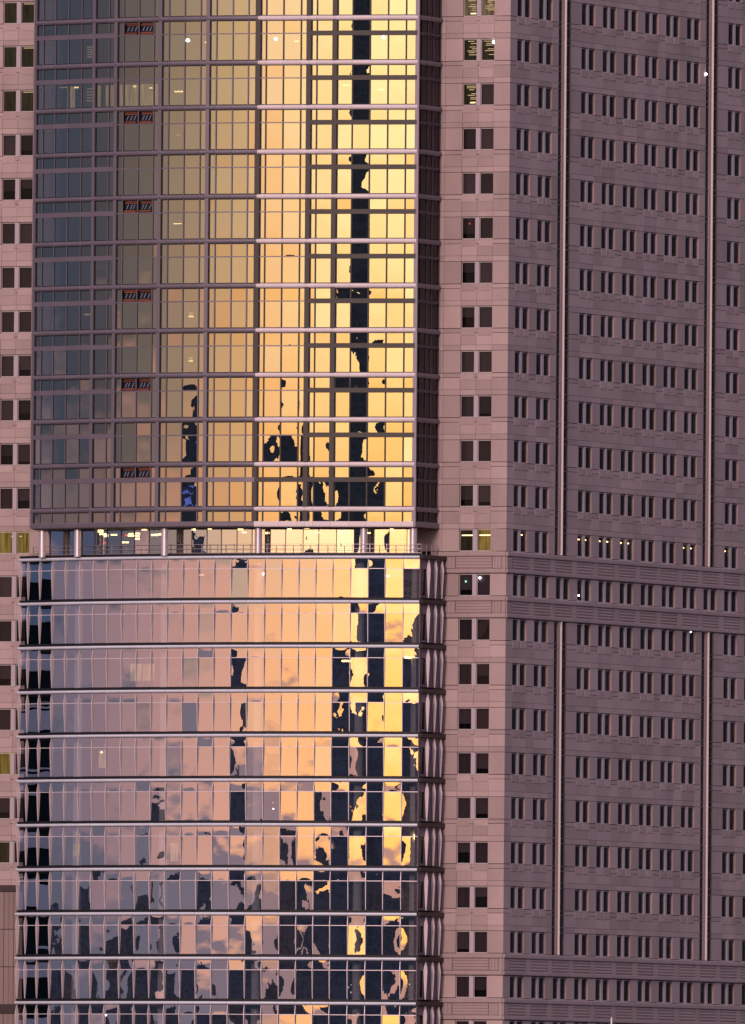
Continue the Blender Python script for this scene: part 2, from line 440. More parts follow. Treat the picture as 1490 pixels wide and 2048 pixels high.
def sill_blocks(fr, u0, k, key):
    z0 = sill(k)
    for a in (u0, u0 + 1.76):
        g = Geo(); g.prism(fr, [(-.1, z0 - JH), (.03, z0 - JH - .02), (.03, z0 - .60), (.012, z0 - .66), (-.1, z0 - .66)], a - .02, a + 1.36); sills.add(g, key)

def reeds(fr, u0, u1, z0, z1, horizontal, n, key):
    g = Geo(); t = rnd.random()
    g.box(fr, u0, u1, -.2, .02, z0, z1, t)
    for i in range(n):
        if horizontal:
            h = (z1 - z0) / n; g.prism(fr, [(.02, z0 + h*i + .05), (.085, z0 + h*(i + .35)), (.085, z0 + h*(i + .62)), (.02, z0 + h*(i + 1) - .05)], u0 + .03, u1 - .03, t)
        else:
            h = (u1 - u0) / n; g.box(fr, u0 + h*i + .05, u0 + h*(i + 1) - .05, .02, .085, z0 + .03, z1 - .03, t)
    friezes.add(g, key)

def frieze(fr, segs, u0, u1, k, key):
    zt, zb = sill(k) - .0, head(k + 1)
    H = zt - zb
    n = max(1, round((u1 - u0) / 4.9))
    for i in range(n):
        a, b = u0 + (u1 - u0) * i / n, u0 + (u1 - u0) * (i + 1) / n
        g = Geo(); g.prism(fr, [(-.3, zt - .03), (.10, zt - .03), (.16, zt - .10), (.16, zt - .40), (.10, zt - .46), (-.3, zt - .46)], a + .01, b - .01); bands.add(g, 2)
        g = Geo(); g.prism(fr, [(-.3, zb + .42), (.11, zb + .42), (.14, zb + .36), (.14, zb + .10), (.09, zb + .03), (-.3, zb + .03)], a + .01, b - .01); bands.add(g, 2)
    for (a, b, hor) in segs:
        if hor is None:
            g = Geo(); g.box(fr, a + .02, b - .02, -.2, .075, zb + .44, zt - .48); friezes.add(g, 1)
        else: reeds(fr, a, b, zb + .45, zt - .49, hor, 4 if hor else max(2, round((b - a) / .32)), (b - a) * key)

# broad face: the stretch right of the glass building, and the stretch left of it
F_R = (1.61, )
for k in ROWS:
    z0, z1, zn = sill(k), head(k), head(k + 1)
    lit = {-1: 'o', 0: 'o2', 1: 'o3', 11: 'y'}.get(k)
    u = 1.61
    window(FRF, u, k, True, lit)
    panel(FRF, .003 - JV, u, z0, z1, key=.91)
    panel(FRF, u + 3.10, 6.42, z0, z1, key=.91)
    panel(FRF, 6.42, 9.6, z0, z1, key=.8)
    if k in FRIEZE:
        frieze(FRF, [(.02, .42, None), (.45, 1.35, False), (1.4, 5.0, True), (5.05, 6.1, False), (6.12, 6.9, None)], .0, 7.4, k, 2)
    else:
        sill_blocks(FRF, u, k, 3)
        c = [z0, z0 - .42, zn + .5, zn]
        for i in range(3):
            for a, b in ((.003 - JV, u), (u, u + 1.55), (u + 1.55, u + 3.10), (u + 3.10, 6.42), (6.42, 9.6)):
                panel(FRF, a, b, c[i + 1], c[i], w=-.012 if u - .01 < a < u + 3 else 0.0, key=.91, jh=JH if i == 0 else .012)
    # left stretch
    if k <= 18:
        u = 47.87
        window(FRF, u, k, True, {1: 'g', 0: 'g', -1: 'g', 11: 'y2', 16: 'y3', 18: 'y4'}.get(k))
        panel(FRF, 44.5, u, z0, z1, key=.9); panel(FRF, u + 3.10, 54.5, z0, z1, key=.4)
        sill_blocks(FRF, u, k, 3)
        c = [z0, z0 - .42, zn + .5, zn]
        for i in range(3):
            for a, b in ((44.5, u), (u, u + 1.55), (u + 1.55, u + 3.10), (u + 3.1, 54.5)):
                panel(FRF, a, b, c[i + 1], c[i], w=-.012 if u - .01 < a < u + 3 else 0.0, key=.9, jh=JH if i == 0 else .012)
# ribbed base of the left stretch
zc = head(19)
g = Geo(); g.box(FRF, 44.5, 56, -.3, .22, zc - .55, zc - .02); g.build('cornice', MT['cornice'], tower)
g = Geo(); g.box(FRF, 44.5, 56, -.3, .20, zc - 11.75, zc - 10.95); g.build('cornice', MT['cornice'], tower)
ribs = Bank('rib_panel', MT['rust'], tower)
for j in range(4):
    za, zb = zc - .58 - j * 3.46, zc - .58 - (j + 1) * 3.46
    if j == 3: za, zb = zc - 11.78, zc - 16
    for i in range(22):
        g = Geo(); g.box(FRF, 44.6 + i * .5, 44.6 + i * .5 + .46, -.25, .06 + .03 * (i % 2), zb + .03, za - .03); ribs.add(g, 1)
ribs.flush()

# flank
PIT, NB = 4.91, 13
pil = Bank('pilaster', MT['stone'], tower); fins_w = Bank('white_fin', MT['pilaster'], tower)
slits = Bank('slit_glass', [MT['gst'], MT['clear']], tower); bars = Bank('slit_bar', MT['lilac'], tower)
slot = lambda i: i in (2, 9)
for k in ROWS:
    z0, z1, zn = sill(k), head(k), head(k + 1)
    fz = k in FRIEZE
    for i in range(NB):
        a = 1.6 + PIT * i
        isl = slot(i) and k not in NO_SLOT
        nxt = 1.6 + PIT * (i + 1) - (.35 if slot(i + 1) and k not in NO_SLOT else 0)
        if i == 0: panel(FRR, .002 - JV, a, z0, z1, key=.4)
        if not isl:
            window(FRR, a, k, False, {11: 'r', 1: 'rr'}.get(k))
        e = a + (2.5 if isl else 3.10)
        panel(FRR, e, nxt, z0, z1, key=.4)
        if not fz:
            if not isl: sill_blocks(FRR, a, k, 1)
            c = [z0, z0 - .42, zn + .5, zn]
            isl2 = slot(i)          # courses between two rows that both carry a slot stay open
            for q in range(3):
                jj = JH if q == 0 else .012
                if i == 0: panel(FRR, .002 - JV, a, c[q + 1], c[q], key=.4, jh=jj)
                if not isl2: panel(FRR, a, a + 3.10, c[q + 1], c[q], w=-.010, key=.4, jh=jj)
                panel(FRR, a + (2.5 if isl2 else 3.10), 1.6 + PIT * (i + 1) - (.35 if slot(i + 1) else 0), c[q + 1], c[q], key=.4, jh=jj)
    if fz:
        segs = [(.02, 1.2, False)]
        for i in range(NB):
            a = 1.6 + PIT * i
            segs += [(a - .25, a + 3.4, True), (a + 3.45, a + PIT - .3, None)]
        frieze(FRR, segs, 0, 1.6 + PIT * NB, k, 1)
for i in (2, 9):
    a = 1.6 + PIT * i
    for k0, k1 in ((-2, 11), (13, 20)):
        zt, zb = head(k0) - .0, sill(k1)
        if k0 == -2: zt = head(-2) + .4
        g = Geo(); g.box(FRR, a + .55, a + 1.10, -.30, -.01, zb + .02, zt - .02); pil.add(g, 1)
        g = Geo(); g.prism(FRR, [(-.01, zb + .02), (.17, zb + .02), (.17, zt - .02), (-.01, zt - .02)], a + 1.02, a + 1.10); fins_w.add(g, 1)
        for k in range(k0, k1 + 1):
            za, zz = head(k), sill(k) if k == k1 else head(k + 1)
            for u0, u1 in ((a - .33, a + .54), (a + 1.11, a + 2.48)):
                g = Geo(); g.pane(FRR, u0, u1, -.14, zz + .01, za - .01); slits.add(g, 1)
                cuts = [za] + ([] if k == k1 else [sill(k), sill(k) - .42, head(k + 1) + .5])
                for zq in cuts:
                    g = Geo(); g.box(FRR, u0, u1, -.13, -.07, zq - .035, zq + .035); bars.add(g, 1)
pil.flush(); fins_w.flush(); slits.flush(); bars.flush()

# windows in place, panes and blinds under them
winframes.sort(key=lambda q: -q[0])
rest_f = Geo(); rest_p = []
npane = 0
def lamp(c, r, mat, parent, name='ceiling_light'):
    g = Geo(); g.ball(c, r * .78); return g.build(name, MT[mat], parent, smooth=True)
def strip(fr, u0, u1, w, z, h, mat, parent, d=.25, name='ceiling_light'):
    g = Geo(); g.box(fr, u0, u1, w - d, w, z, z + h); return g.build(name, MT[mat], parent)
for idx, (key, g, ps, broad, lit, k) in enumerate(winframes):
    indiv = idx < 300
    wo = None
    if indiv: wo = g.build('window', [MT['sill'], MT['jamb']], tower)
    else: rest_f.join(g)
    for j, (fr, a, b, z0, z1) in enumerate(ps):
        pg = Geo(); pg.pane(fr, a + .02, b - .02, -.20, z0 + .03, z1 - .06, rnd.uniform(-.004, .004), rnd.uniform(-.003, .003))
        if indiv and npane < 300: pg.build('pane', [MT['gst'], MT['clear']], wo); npane += 1
        else: rest_p.append(pg)
        bg = Geo()
        back = -.42
        if broad:
            mat = MT['blind']
            if lit == 'y': mat = MT['yroom'] if j == 0 else MT['groom']
            elif lit in ('y2',): mat = MT['yroom']
            elif lit in ('y3',) and j == 1: mat = MT['yroom']
            elif lit == 'y4' and j == 1: mat = MT['groom']
            elif lit in ('o', 'o2') or (lit == 'o3' and j == 1): mat = MT['oroom'] if lit == 'o' else MT['groom']
            elif lit == 'g': mat = MT['groom']
            if lit and mat is not MT['blind']: back = -.9
            zz = z0 - .05
            drop = rnd.random() < .35 and mat is MT['blind']
            if drop: zz = z0 + rnd.uniform(.35, 1.1)
            t = rnd.random()
            bg.box(fr, a - .3 if back < -.5 else a - .02, b + .3 if back < -.5 else b + .02, back - .02, back, zz, z1 + .1, t)
            bg.build('blind', mat, wo)  # lit windows get a self-glowing wall here in place of a blind
            if drop: bg = Geo(); bg.box(fr, a - .05, b + .05, -.75, -.72, z0 - .1, z1 + .1, rnd.random()); blinds_far.join(bg)
            if lit in ('o', 'o2', 'o3') and mat is not MT['blind']:
                for q in range(8):
                    zq = z1 - .25 - q * .17 - rnd.uniform(0, .05)
                    u0 = a + .12 + rnd.uniform(0, .35); u1 = b - .12 - rnd.uniform(0, .5)
                    if rnd.random() < .85: strip(fr, u0, u1, -.5 - q * .03, zq, .055, 'warmdim', wo, .05)
                strip(fr, a + .35, a + .85, -.6, z0 + .25, .09, 'warm', wo, .05) if j == 1 and lit != 'o2' else None
            if lit == 'y':
                strip(fr, a + .06, b - .06, -.5, z1 - .62, .09, 'warm', wo, .06)
            if lit == 'y2':
                strip(fr, (b - .32) if j == 0 else a + .1, (b - .1) if j == 0 else a + .32, -.5, z1 - .5, .12, 'warmdim', wo, .06)
            if lit == 'g' and j == 0:
                strip(fr, a + .25, b - .1, -.5, z1 - .24, .06, 'warmdim', wo, .05)
        else:
            if rnd.random() < .22:
                zq = z0 + rnd.choice((0, 0, .5, .9, 1.2)); bg.box(fr, a - .02, b + .02, -.40, -.38, zq, z1 + .05, rnd.random()); blinds_pale.join(bg); bg = Geo()
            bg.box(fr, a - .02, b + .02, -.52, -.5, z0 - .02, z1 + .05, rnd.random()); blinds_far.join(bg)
            if lit == 'rr':
                for q in range(9):
                    if rnd.random() < .8 and j == 0: strip(fr, a + .66, a + 1.1, -.3, z1 - .3 - q * .17, .04, 'groom', wo or tower, .03)
            if lit == 'r' and rnd.random() < .6:
                strip(fr, a + .55, a + .85 + rnd.random() * .3, -.3, z1 - .5, .11, 'warm', wo or tower, .04)
if rest_f.v: rest_f.build('window', [MT['sill'], MT['jamb']], tower, kind='stuff')
if rest_p:
    r = Geo()
    for q in rest_p: r.join(q)
    r.build('pane', [MT['gst'], MT['clear']], tower, kind='stuff')
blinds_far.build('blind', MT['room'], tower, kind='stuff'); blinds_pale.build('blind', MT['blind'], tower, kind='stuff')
panels.flush(); sills.flush(); friezes.flush(); bands.flush()
# shell behind the cladding and plain storeys below the frame
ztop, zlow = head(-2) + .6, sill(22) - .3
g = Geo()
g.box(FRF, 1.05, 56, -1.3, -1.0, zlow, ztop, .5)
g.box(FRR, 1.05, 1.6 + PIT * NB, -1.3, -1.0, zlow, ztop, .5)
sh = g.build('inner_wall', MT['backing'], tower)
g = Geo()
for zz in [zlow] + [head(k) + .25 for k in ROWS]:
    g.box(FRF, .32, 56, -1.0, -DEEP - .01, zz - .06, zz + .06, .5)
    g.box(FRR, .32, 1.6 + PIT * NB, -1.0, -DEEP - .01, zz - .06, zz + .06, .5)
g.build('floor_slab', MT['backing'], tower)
g = Geo()
P = lambda fr, u, w, z: fr.p(u, w, z)
def shell(z0, z1, ins):
    q = [FRF.p(56, -ins, 0), FRF.p(ins, -ins, 0), FRR.p(1.6 + PIT * NB, -ins, 0)]
    q.append((q[0][0] + q[2][0] - q[1][0], q[0][1] + q[2][1] - q[1][1], 0))
    lo = [(p[0], p[1], z0) for p in q]; hi = [(p[0], p[1], z1) for p in q]
    for i in range(4):
        j = (i + 1) % 4; g.face([lo[i], lo[j], hi[j], hi[i]], .5)
    g.face(hi, .5)
shell(.02, zlow, .05)
g.build('lower_storeys', MT['concrete'], tower)
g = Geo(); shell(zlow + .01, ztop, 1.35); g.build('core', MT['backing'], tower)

# ------------------------------------------------------------------ glass building
def plan(px, th, right, y_ref):
    """Facet corners from the right end leftwards: px are sight-line offsets of the joints, th the turn of each facet."""
    F, r = 44000.0, .0082
    sl = lambda x: ((x - 745) + r * (y_ref - 1024)) / F
    pts = [Vector((sl(px[-1]) * right, right))]
    for i in range(len(px) - 2, -1, -1):
        a = R(th[i]); p = pts[0]; k = sl(px[i])
        # p + d*(-cos a, sin a) lies on the sight line x = k*y
        d = (p.x - k * p.y) / (math.cos(a) + k * math.sin(a))
        pts.insert(0, p + Vector((-math.cos(a), math.sin(a))) * d)
    fr = []
    for i in range(len(pts) - 1):
        t = (pts[i + 1] - pts[i]); L = t.length; t /= L
        fr.append((Frame((pts[i].x, pts[i].y, 0), (t.x, t.y, 0), (t.y, -t.x, 0)), L))
    return pts, fr

ZF = lambda y: 60 + (2450.7 - y) / 22.0
UP_X = [73, 87.5, 111.7, 137.6, 164.4, 190, 219, 233.5, 248, 278.5, 308.5, 322, 338.5, 370, 402, 417, 433.5, 466, 497.3, 517, 533, 567.4, 602.6, 618.5, 634.5, 670.5, 706, 741, 777, 813, 836]
UP_T = [42, 41.5, 41, 40.3, 39.4, 38, 36.8, 34.5, 33, 31.4, 30, 27.5, 25.8, 23.6, 22, 20, 18.8, 17.4, 16.2, 14.3, 13.8, 13.4, 13.1, 12.9, 12.6, 12.2, 11.8, 11.3, 10.9, 10.6]
POSTS = {5: .32, 7: .32, 11: .36, 15: .36, 19: .48, 23: .44, 25: .44, 0: .3, 30: .36}
upts, ufr = plan(UP_X, UP_T, 2000.0, 20)
gt = thing('glass_tower', 'bronze glass tower with a metal grid, lifted on round columns above the lower glass block', 'building', (upts[15].x, upts[15].y, ZF(1108)))
vis = Bank('vision_pane', [MT['gup'], MT['clear']], gt); tra = Bank('spandrel_pane', [MT['gtr'], MT['clear']], gt)
mul = Bank('mullion', MT['lilac'], gt); mulb = Bank('bronze_mullion', MT['bronze'], gt)
bnd = Bank('band_segment', MT['lilac'], gt); bndp = Bank('pale_band_segment', MT['pale'], gt)
ral = Bank('mid_rail', MT['lilac'], gt); ralb = Bank('bronze_rail', MT['bronze'], gt); thin = Bank('thin_rail', MT['lilac'], gt)
shade_strips = Bank('shade_strip', MT['dark'], gt)  # dark strips painting the shade lines beside bands and posts
UB = [33 + 89.55 * k for k in range(-1, 12)]
ZTOP = ZF(-66)
ZBOT = ZF(1054)
def tiltp(hw, hh):                       # slight mis-setting of a pane
    return rnd.gauss(0, .0011) * hh, rnd.gauss(0, .0011) * hw
VENT_COL = (8, 9); VENT_ROW = (0, 2, 4, 6, 8, 10)
for i, (fr, L) in enumerate(ufr):
    a = POSTS.get(i, .09) / 2; b = L - POSTS.get(i + 1, .09) / 2
    for k, y in enumerate(UB):
        row = k - 1
        zt = ZF(y + 4.5)
        thick = i < 7 or (i >= 23) or (row >= 10)
        if row == 10 and 7 <= i: thick = True
        zr0, zr1 = (ZF(y + 35.5), ZF(y + 26)) if thick else (ZF(y + 32.2), ZF(y + 30))
        if row == 11: zr0 = zr1 = ZF(1043)
        zb = ZF(y + 89.55 - 4.5)
        last = row == 11
        if not (i in VENT_COL and row in VENT_ROW):
            g = Geo(); g.pane(fr, a, b, 0, zr1, zt, *tiltp(b - a, zt - zr1)); tra.add(g, (b - a) * (zt - zr1))
        if not last:
            g = Geo(); g.pane(fr, a, b, 0, zb, zr0, *tiltp(b - a, zr0 - zb)); vis.add(g, (b - a) * (zr0 - zb))
            g = Geo(); g.box(fr, 0.0, L, -.1, .165 if thick else .07, zr0, zr1)
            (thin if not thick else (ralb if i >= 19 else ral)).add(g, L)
        g = Geo(); pr = [(-.1, zt - .0), (.10, zt), (.19, zt + .10), (.205, zt + .22), (.18, zt + .34), (.10, zt + .41), (-.1, zt + .41)]
        gk = Geo(); gk.box(fr, 0.0, L, -.09, .035, zt - .07, zt + .48, .5); shade_strips.add(gk, L)
        e0, e1 = (0.0, L) if i not in (0, 29) else (-.05 if i == 0 else 0, L + (.05 if i == 29 else 0))
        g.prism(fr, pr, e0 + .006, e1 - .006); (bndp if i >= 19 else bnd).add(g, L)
    g = Geo(); g.prism(fr, [(-.1, ZBOT), (.20, ZBOT), (.24, ZBOT + .1), (.24, ZBOT + .4), (.18, ZBOT + .5), (-.1, ZBOT + .5)], .006, L - .006); (bndp if i >= 19 else bnd).add(g, L)
def vert_member(j, w, mat_bank, out):
    fr, L = ufr[min(j, len(ufr) - 1)]; u = 0 if j < len(ufr) else L
    g = Geo(); g.box(fr, u - w / 2, u + w / 2, -.08, out, ZBOT + .02, ZTOP); mat_bank.add(g, w)
    if j < 30: g = Geo(); g.box(fr, u + w / 2 + .004, u + w / 2 + (.13 if w > .2 else .045), -.085, .03, ZBOT + .02, ZTOP - .01); shade_strips.add(g, w)
for j in range(len(upts)):
    w = POSTS.get(j)
    right = j >= 19
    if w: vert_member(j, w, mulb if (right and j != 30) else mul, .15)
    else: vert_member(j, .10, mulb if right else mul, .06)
for q in (vis, tra, mul, mulb, bnd, bndp, ral, ralb, thin, shade_strips): q.flush()

# vents: dark opening with orange slats and slanting bluish pieces that paint reflected light streaks
for i in VENT_COL:
    fr, L = ufr[i]
    for row in VENT_ROW:
        y = UB[row + 1]; z1, z0 = ZF(y + 5.5), ZF(y + 30.5)
        a, b = .06, L - .06
        g = Geo(); g.box(fr, a, b, -.32, -.28, z0, z1); g.box(fr, a, a + .03, -.28, .03, z0, z1); g.box(fr, b - .03, b, -.28, .03, z0, z1)
        g.box(fr, a + .03, b - .03, -.28, .05, z0 - .05, z0 + .04)
        v = g.build('vent', MT['ventdark'], gt, label='dark open vent with orange slats')
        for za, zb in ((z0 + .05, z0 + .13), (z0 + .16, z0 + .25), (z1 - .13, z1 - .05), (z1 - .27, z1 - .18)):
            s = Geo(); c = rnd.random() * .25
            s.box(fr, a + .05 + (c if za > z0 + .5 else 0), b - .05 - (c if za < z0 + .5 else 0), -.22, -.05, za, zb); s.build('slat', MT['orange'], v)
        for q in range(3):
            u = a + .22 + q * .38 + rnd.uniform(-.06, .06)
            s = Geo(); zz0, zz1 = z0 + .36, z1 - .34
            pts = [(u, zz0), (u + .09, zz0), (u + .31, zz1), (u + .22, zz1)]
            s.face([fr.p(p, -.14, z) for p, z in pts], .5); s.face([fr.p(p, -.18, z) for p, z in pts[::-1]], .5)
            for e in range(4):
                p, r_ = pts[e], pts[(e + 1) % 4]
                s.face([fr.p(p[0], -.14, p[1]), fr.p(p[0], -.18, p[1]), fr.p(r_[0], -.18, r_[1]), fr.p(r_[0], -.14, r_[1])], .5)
            s.build('light_streak', MT['light_streak'], v)

# right return wall of the upper volume
US = Frame((upts[-1].x, upts[-1].y, 0), FRR.t, FRR.n)
SL = 5.15
sp = Bank('side_pane', [MT['gst'], MT['clear']], gt); sb = Bank('side_band', MT['lilac'], gt); sr = Bank('side_rail', MT['sidewall'], gt)
SU = [.25, .95, 2.35, 3.5, 5.1]
for k, y in enumerate(UB):
    zt = ZF(y + 4.5); zm = ZF(y + 31); zb = ZF(y + 89.55 - 4.5)
    if k == 12: zb = ZBOT + .5; zm = zb + .12
    for q in range(4):
        for z0, z1 in (((zb, zm - .12), (zm + .12, zt)) if k < 12 else ((zb, zt),)):
            g = Geo(); g.pane(US, SU[q] + .04, SU[q + 1] - .04, -.02, z0, z1, *tiltp(1, 1)); sp.add(g, 1)
    g = Geo(); g.prism(US, [(-.1, zt), (.14, zt), (.20, zt + .12), (.20, zt + .3), (.14, zt + .41), (-.1, zt + .41)], .2, SL); sb.add(g, 1)
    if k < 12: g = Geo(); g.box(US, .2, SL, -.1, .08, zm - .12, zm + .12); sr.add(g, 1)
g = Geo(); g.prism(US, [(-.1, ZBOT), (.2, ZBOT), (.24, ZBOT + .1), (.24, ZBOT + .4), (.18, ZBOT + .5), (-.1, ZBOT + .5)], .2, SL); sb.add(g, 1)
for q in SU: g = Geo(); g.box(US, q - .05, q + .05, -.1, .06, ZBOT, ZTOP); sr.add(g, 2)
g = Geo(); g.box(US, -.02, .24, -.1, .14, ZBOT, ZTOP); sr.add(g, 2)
for q in (sp, sb, sr): q.flush()

# inside of a volume: back wall, slabs, roof
def offset(pts, fr, d):
    out = []
    for i, p in enumerate(pts):
        n = Vector((0, 0))
        for j in (i - 1, i):
            if 0 <= j < len(fr): n += Vector((fr[j][0].n.x, fr[j][0].n.y))
        n.normalize(); out.append(p - n * d)
    return out
def slab_poly(pts, z0, z1, gg, tone=.5):
    # polygon closed along the stone face behind
    q = list(pts) + [Vector(FRF.p(7.6, .4, 0)[:2]), Vector(FRF.p(46, .4, 0)[:2])]
    lo = [(p.x, p.y, z0) for p in q]; hi = [(p.x, p.y, z1) for p in q]
    gg.face(hi, tone); gg.face(lo[::-1], tone)
    for i in range(len(q)):
        j = (i + 1) % len(q); gg.face([lo[i], lo[j], hi[j], hi[i]], tone)
uin = offset(upts, ufr, .12); ucore = offset(upts, ufr, 3.6)
g = Geo()
for y in UB: slab_poly(uin, ZF(y + 6), ZF(y - 4), g)
slab_poly(uin, ZBOT + .01, ZBOT + .48, g)
slab_poly(uin, ZTOP - .3, ZTOP + .2, g)
g.build('floor_slab', MT['slab'], gt)
g = Geo()
for i in range(len(ucore) - 1):
    p, q = ucore[i], ucore[i + 1]; t = rnd.random()
    for y in UB[:-1]:
        g.face([(p.x, p.y, ZF(y + 84)), (q.x, q.y, ZF(y + 84)), (q.x, q.y, ZF(y + 6)), (p.x, p.y, ZF(y + 6))], rnd.random())
g.build('core_wall', MT['core'], gt)
# backing of spandrel rows
g = Geo()
for i, (fr, L) in enumerate(ufr):
    for row in range(-1, 12):
        if i in VENT_COL and row in VENT_ROW: continue
        y = UB[row + 1]; g.box(fr, .0, L, -.5, -.46, ZF(y + 34), ZF(y + 4), rnd.random())
g.build('spandrel_backing', MT['core'], gt, kind='stuff')
# lit rooms and lights on single storeys
def facade_spot(fr_list, X, x, w):
    for i in range(len(X) - 1):
        if X[i] <= x <= X[i + 1]:
            f = (x - X[i]) / (X[i + 1] - X[i]); return fr_list[i][0], fr_list[i][1] * f
lit_cols = [(2, .4), (4, .5), (5, 1), (6, 1), (7, 1), (8, .9), (9, .7)]
for i, s in lit_cols:
    fr, L = ufr[i]; y = UB[2]
    g = Geo(); g.box(fr, .05, L - .05 if s > .6 else L * .6, -1.6, -1.56, ZF(y + 84), ZF(y + 38), .5); g.build('lit_wall', MT['oroom2'], gt)
def facade_light(frl, X, x, y, wpx, hpx, w, mat, parent, ball=0, nm='ceiling_light'):
    """Lamp behind (or on) the facade at the height and bay given."""
    r = facade_spot(frl, X, x, w)
    fr, u = r
    z = ZF(y + 0.0)
    d = max(0.0, (Vector((fr.o.x, fr.o.y)) - Vector((frl[-1][0].o.x, frl[-1][0].o.y))).y)
    z = 60 + (2450.7 - (y + .0082 * (835 - x))) * (2000 + d) / 44000
    if ball:
        c = fr.p(u, w, z); return lamp(c, ball, mat, parent, nm)
    g = Geo(); h = hpx / 44; ww = wpx / 44 / max(.5, fr.t.x)
    g.box(fr, u - ww, u + ww, w - .1, w, z - h, z + h); return g.build(nm, MT[mat], parent)
for x, y, a, b, m in [(118, 173, 14, 2, 'warmdim'), (144, 173, 8, 3, 'warm'), (352, 181, 16, 3, 'warm'), (352, 268, 8, 2, 'warmdim'), (352, 446, 16, 2, 'warm'), (262, 171, 5, 3, 'warm'), (295, 174, 5, 3, 'warm'),
                      (381, 626, 7, 5, 'warmdim'), (381, 632, 9, 3, 'warm'), (381, 716, 7, 5, 'warmdim'), (381, 721, 8, 2, 'warm'), (171, 628, 14, 3, 'warmdim'), (409, 82, 8, 3, 'warm'), (691, 168, 14, 2, 'warm'), (590, 80, 10, 2, 'warm'), (760, 177, 14, 2, 'warm'), (230, 624, 5, 2, 'warmdim')]:
    facade_light(ufr, UP_X, x, y, a, b, -.6, m, gt)
for q in range(5):  # lit blind slats, put in as glowing strips
    facade_light(ufr, UP_X, 176, 92 + q * 5, 18, 1.6, -.5, 'warmdim', gt); facade_light(ufr, UP_X, 176, 176 + q * 6, 18, 1.6, -.5, 'warmdim', gt)
for x, y in ((376, 79), (552, 76), (768, 73)): facade_light(ufr, UP_X, x, y, 0, 0, .10, 'cool', gt, ball=.17, nm='floodlight')

# ------------------------------------------------------------------ lower glass block
LO_X = [41, 57, 80.5, 105.7, 132.5, 161, 188, 216, 245, 275, 305, 335.6, 367, 398, 429.5, 463, 496, 530, 564, 598, 632, 666, 701.6, 737, 771, 807, 840]
LO_T = [50, 48.5, 46, 43.5, 41.5, 39.5, 38, 36.5, 35, 33.5, 32, 30.3, 28.5, 26.5, 25, 22.6, 20.5, 18.8, 17.4, 17.0, 16.0, 14.4, 12.25, 11.85, 10.8, 9.8]
lpts, lfr = plan(LO_X, LO_T, 1999.5, 1113)
gp = thing('glass_block', 'lower curved glass block with bright ledges and bowed fins, under the bronze glass tower', 'building', (lpts[14].x, lpts[14].y, 0))
LB = [1113.5 + 89.35 * k for k in range(0, 12)]
vis = Bank('vision_pane', [MT['glow'], MT['clear']], gp); tra = Bank('transom_pane', [MT['glow'], MT['clear']], gp)
fin = Bank('bowed_fin', MT['fin'], gp); led = Bank('ledge_segment', MT['ledge'], gp); gap = Bank('shadow_gap', MT['dark'], gp); tr = Bank('transom_bar', MT['fin'], gp)
def bowed(fr, u, z0, zm, z1, out, half, t=.055):
    prof_o, prof_i = [], []
    for q in range(9):
        z = z0 + (z1 - z0) * q / 8
        s = (z - z0) / (zm - z0) if z < zm else (z1 - z) / (z1 - zm)
        hh = .035 + half * (max(0, s) ** .8)
        prof_o.append((out + hh, z)); prof_i.append((out - hh, z))
    if out < .1: prof_i = [(.012, z) for _, z in prof_i]
    g = Geo(); g.prism(fr, prof_o + prof_i[::-1], u - t / 2, u + t / 2); return g
for i, (fr, L) in enumerate(lfr):
    for k, y in enumerate(LB):
        z1 = ZF(y + 5); zt = ZF(y + 24); z0 = ZF(y + 89.35 - 7.5)
        for bank, za, zb in ((tra, zt + .03, z1), (vis, z0, zt - .03)):
            g = Geo(); g.pane(fr, .03, L - .03, 0, za, zb, rnd.gauss(0, .0013) * (zb - za), rnd.gauss(0, .0012) * L); bank.add(g, L * (zb - za))
        g = Geo(); g.box(fr, .03, L - .03, -.03, .035, zt - .03, zt + .03); tr.add(g, L)
        zc = ZF(y + 1.0)
        pr = [(.02, zc - .16), (.20, zc - .15), (.30, zc - .09), (.335, zc), (.30, zc + .09), (.20, zc + .13), (.02, zc + .14)]
        e = .004
        g = Geo(); g.prism(fr, pr, e, L - e); led.add(g, L)
        g = Geo(); g.box(fr, 0, L, -.1, .10, zc + .15, zc + .36); gap.add(g, L)
        g = bowed(fr, 0, z0, zt, z1, .0, .19); fin.add(g, 1)
for q in (vis, tra, fin, led, gap, tr): q.flush()
LS = Frame((lpts[-1].x, lpts[-1].y, 0), FRR.t, FRR.n)
SLL = 5.45
swall = Bank('side_panel', MT['sidepanel'], gp); sfin = Bank('side_fin', MT['fin'], gp); sled = Bank('side_ledge', MT['bronze'], gp); sw = Bank('side_pane', [MT['gst'], MT['clear']], gp)
for k, y in enumerate(LB):
    z1 = ZF(y + 5); zt = ZF(y + 24); z0 = ZF(y + 89.35 - 7.5); zc = ZF(y + 1)
    for a, b in ((.05, 1.55), (1.55, 3.1), (3.1, 4.55), (4.55, SLL)):
        g = Geo(); g.box(LS, a + .01, b - .01, -.3, 0, zt, z1); swall.add(g, 1)
        if a > 1: g = Geo(); g.box(LS, a + .01, b - .01, -.3, 0, z0, zt - .02); swall.add(g, 1)
        else:
            g = Geo(); g.pane(LS, a, b, -.12, z0 + .2, zt - .02); sw.add(g, 1)
            g = Geo(); g.box(LS, a, b, -.3, -.02, z0, z0 + .19); swall.add(g, .5)
    for u in (1.55, 3.1, 4.55):
        sfin.add(bowed(LS, u, z0, zt, z1, .20, .16, .08), 1)
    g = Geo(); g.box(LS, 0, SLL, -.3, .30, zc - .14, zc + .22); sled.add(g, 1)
g = Geo(); g.box(LS, .0, .05, -.3, .06, ZF(LB[-1] + 80), ZF(1110)); swall.add(g, 2)
for q in (swall, sfin, sled, sw): q.flush()
lin = offset(lpts, lfr, .14); lcore = offset(lpts, lfr, 5.0)
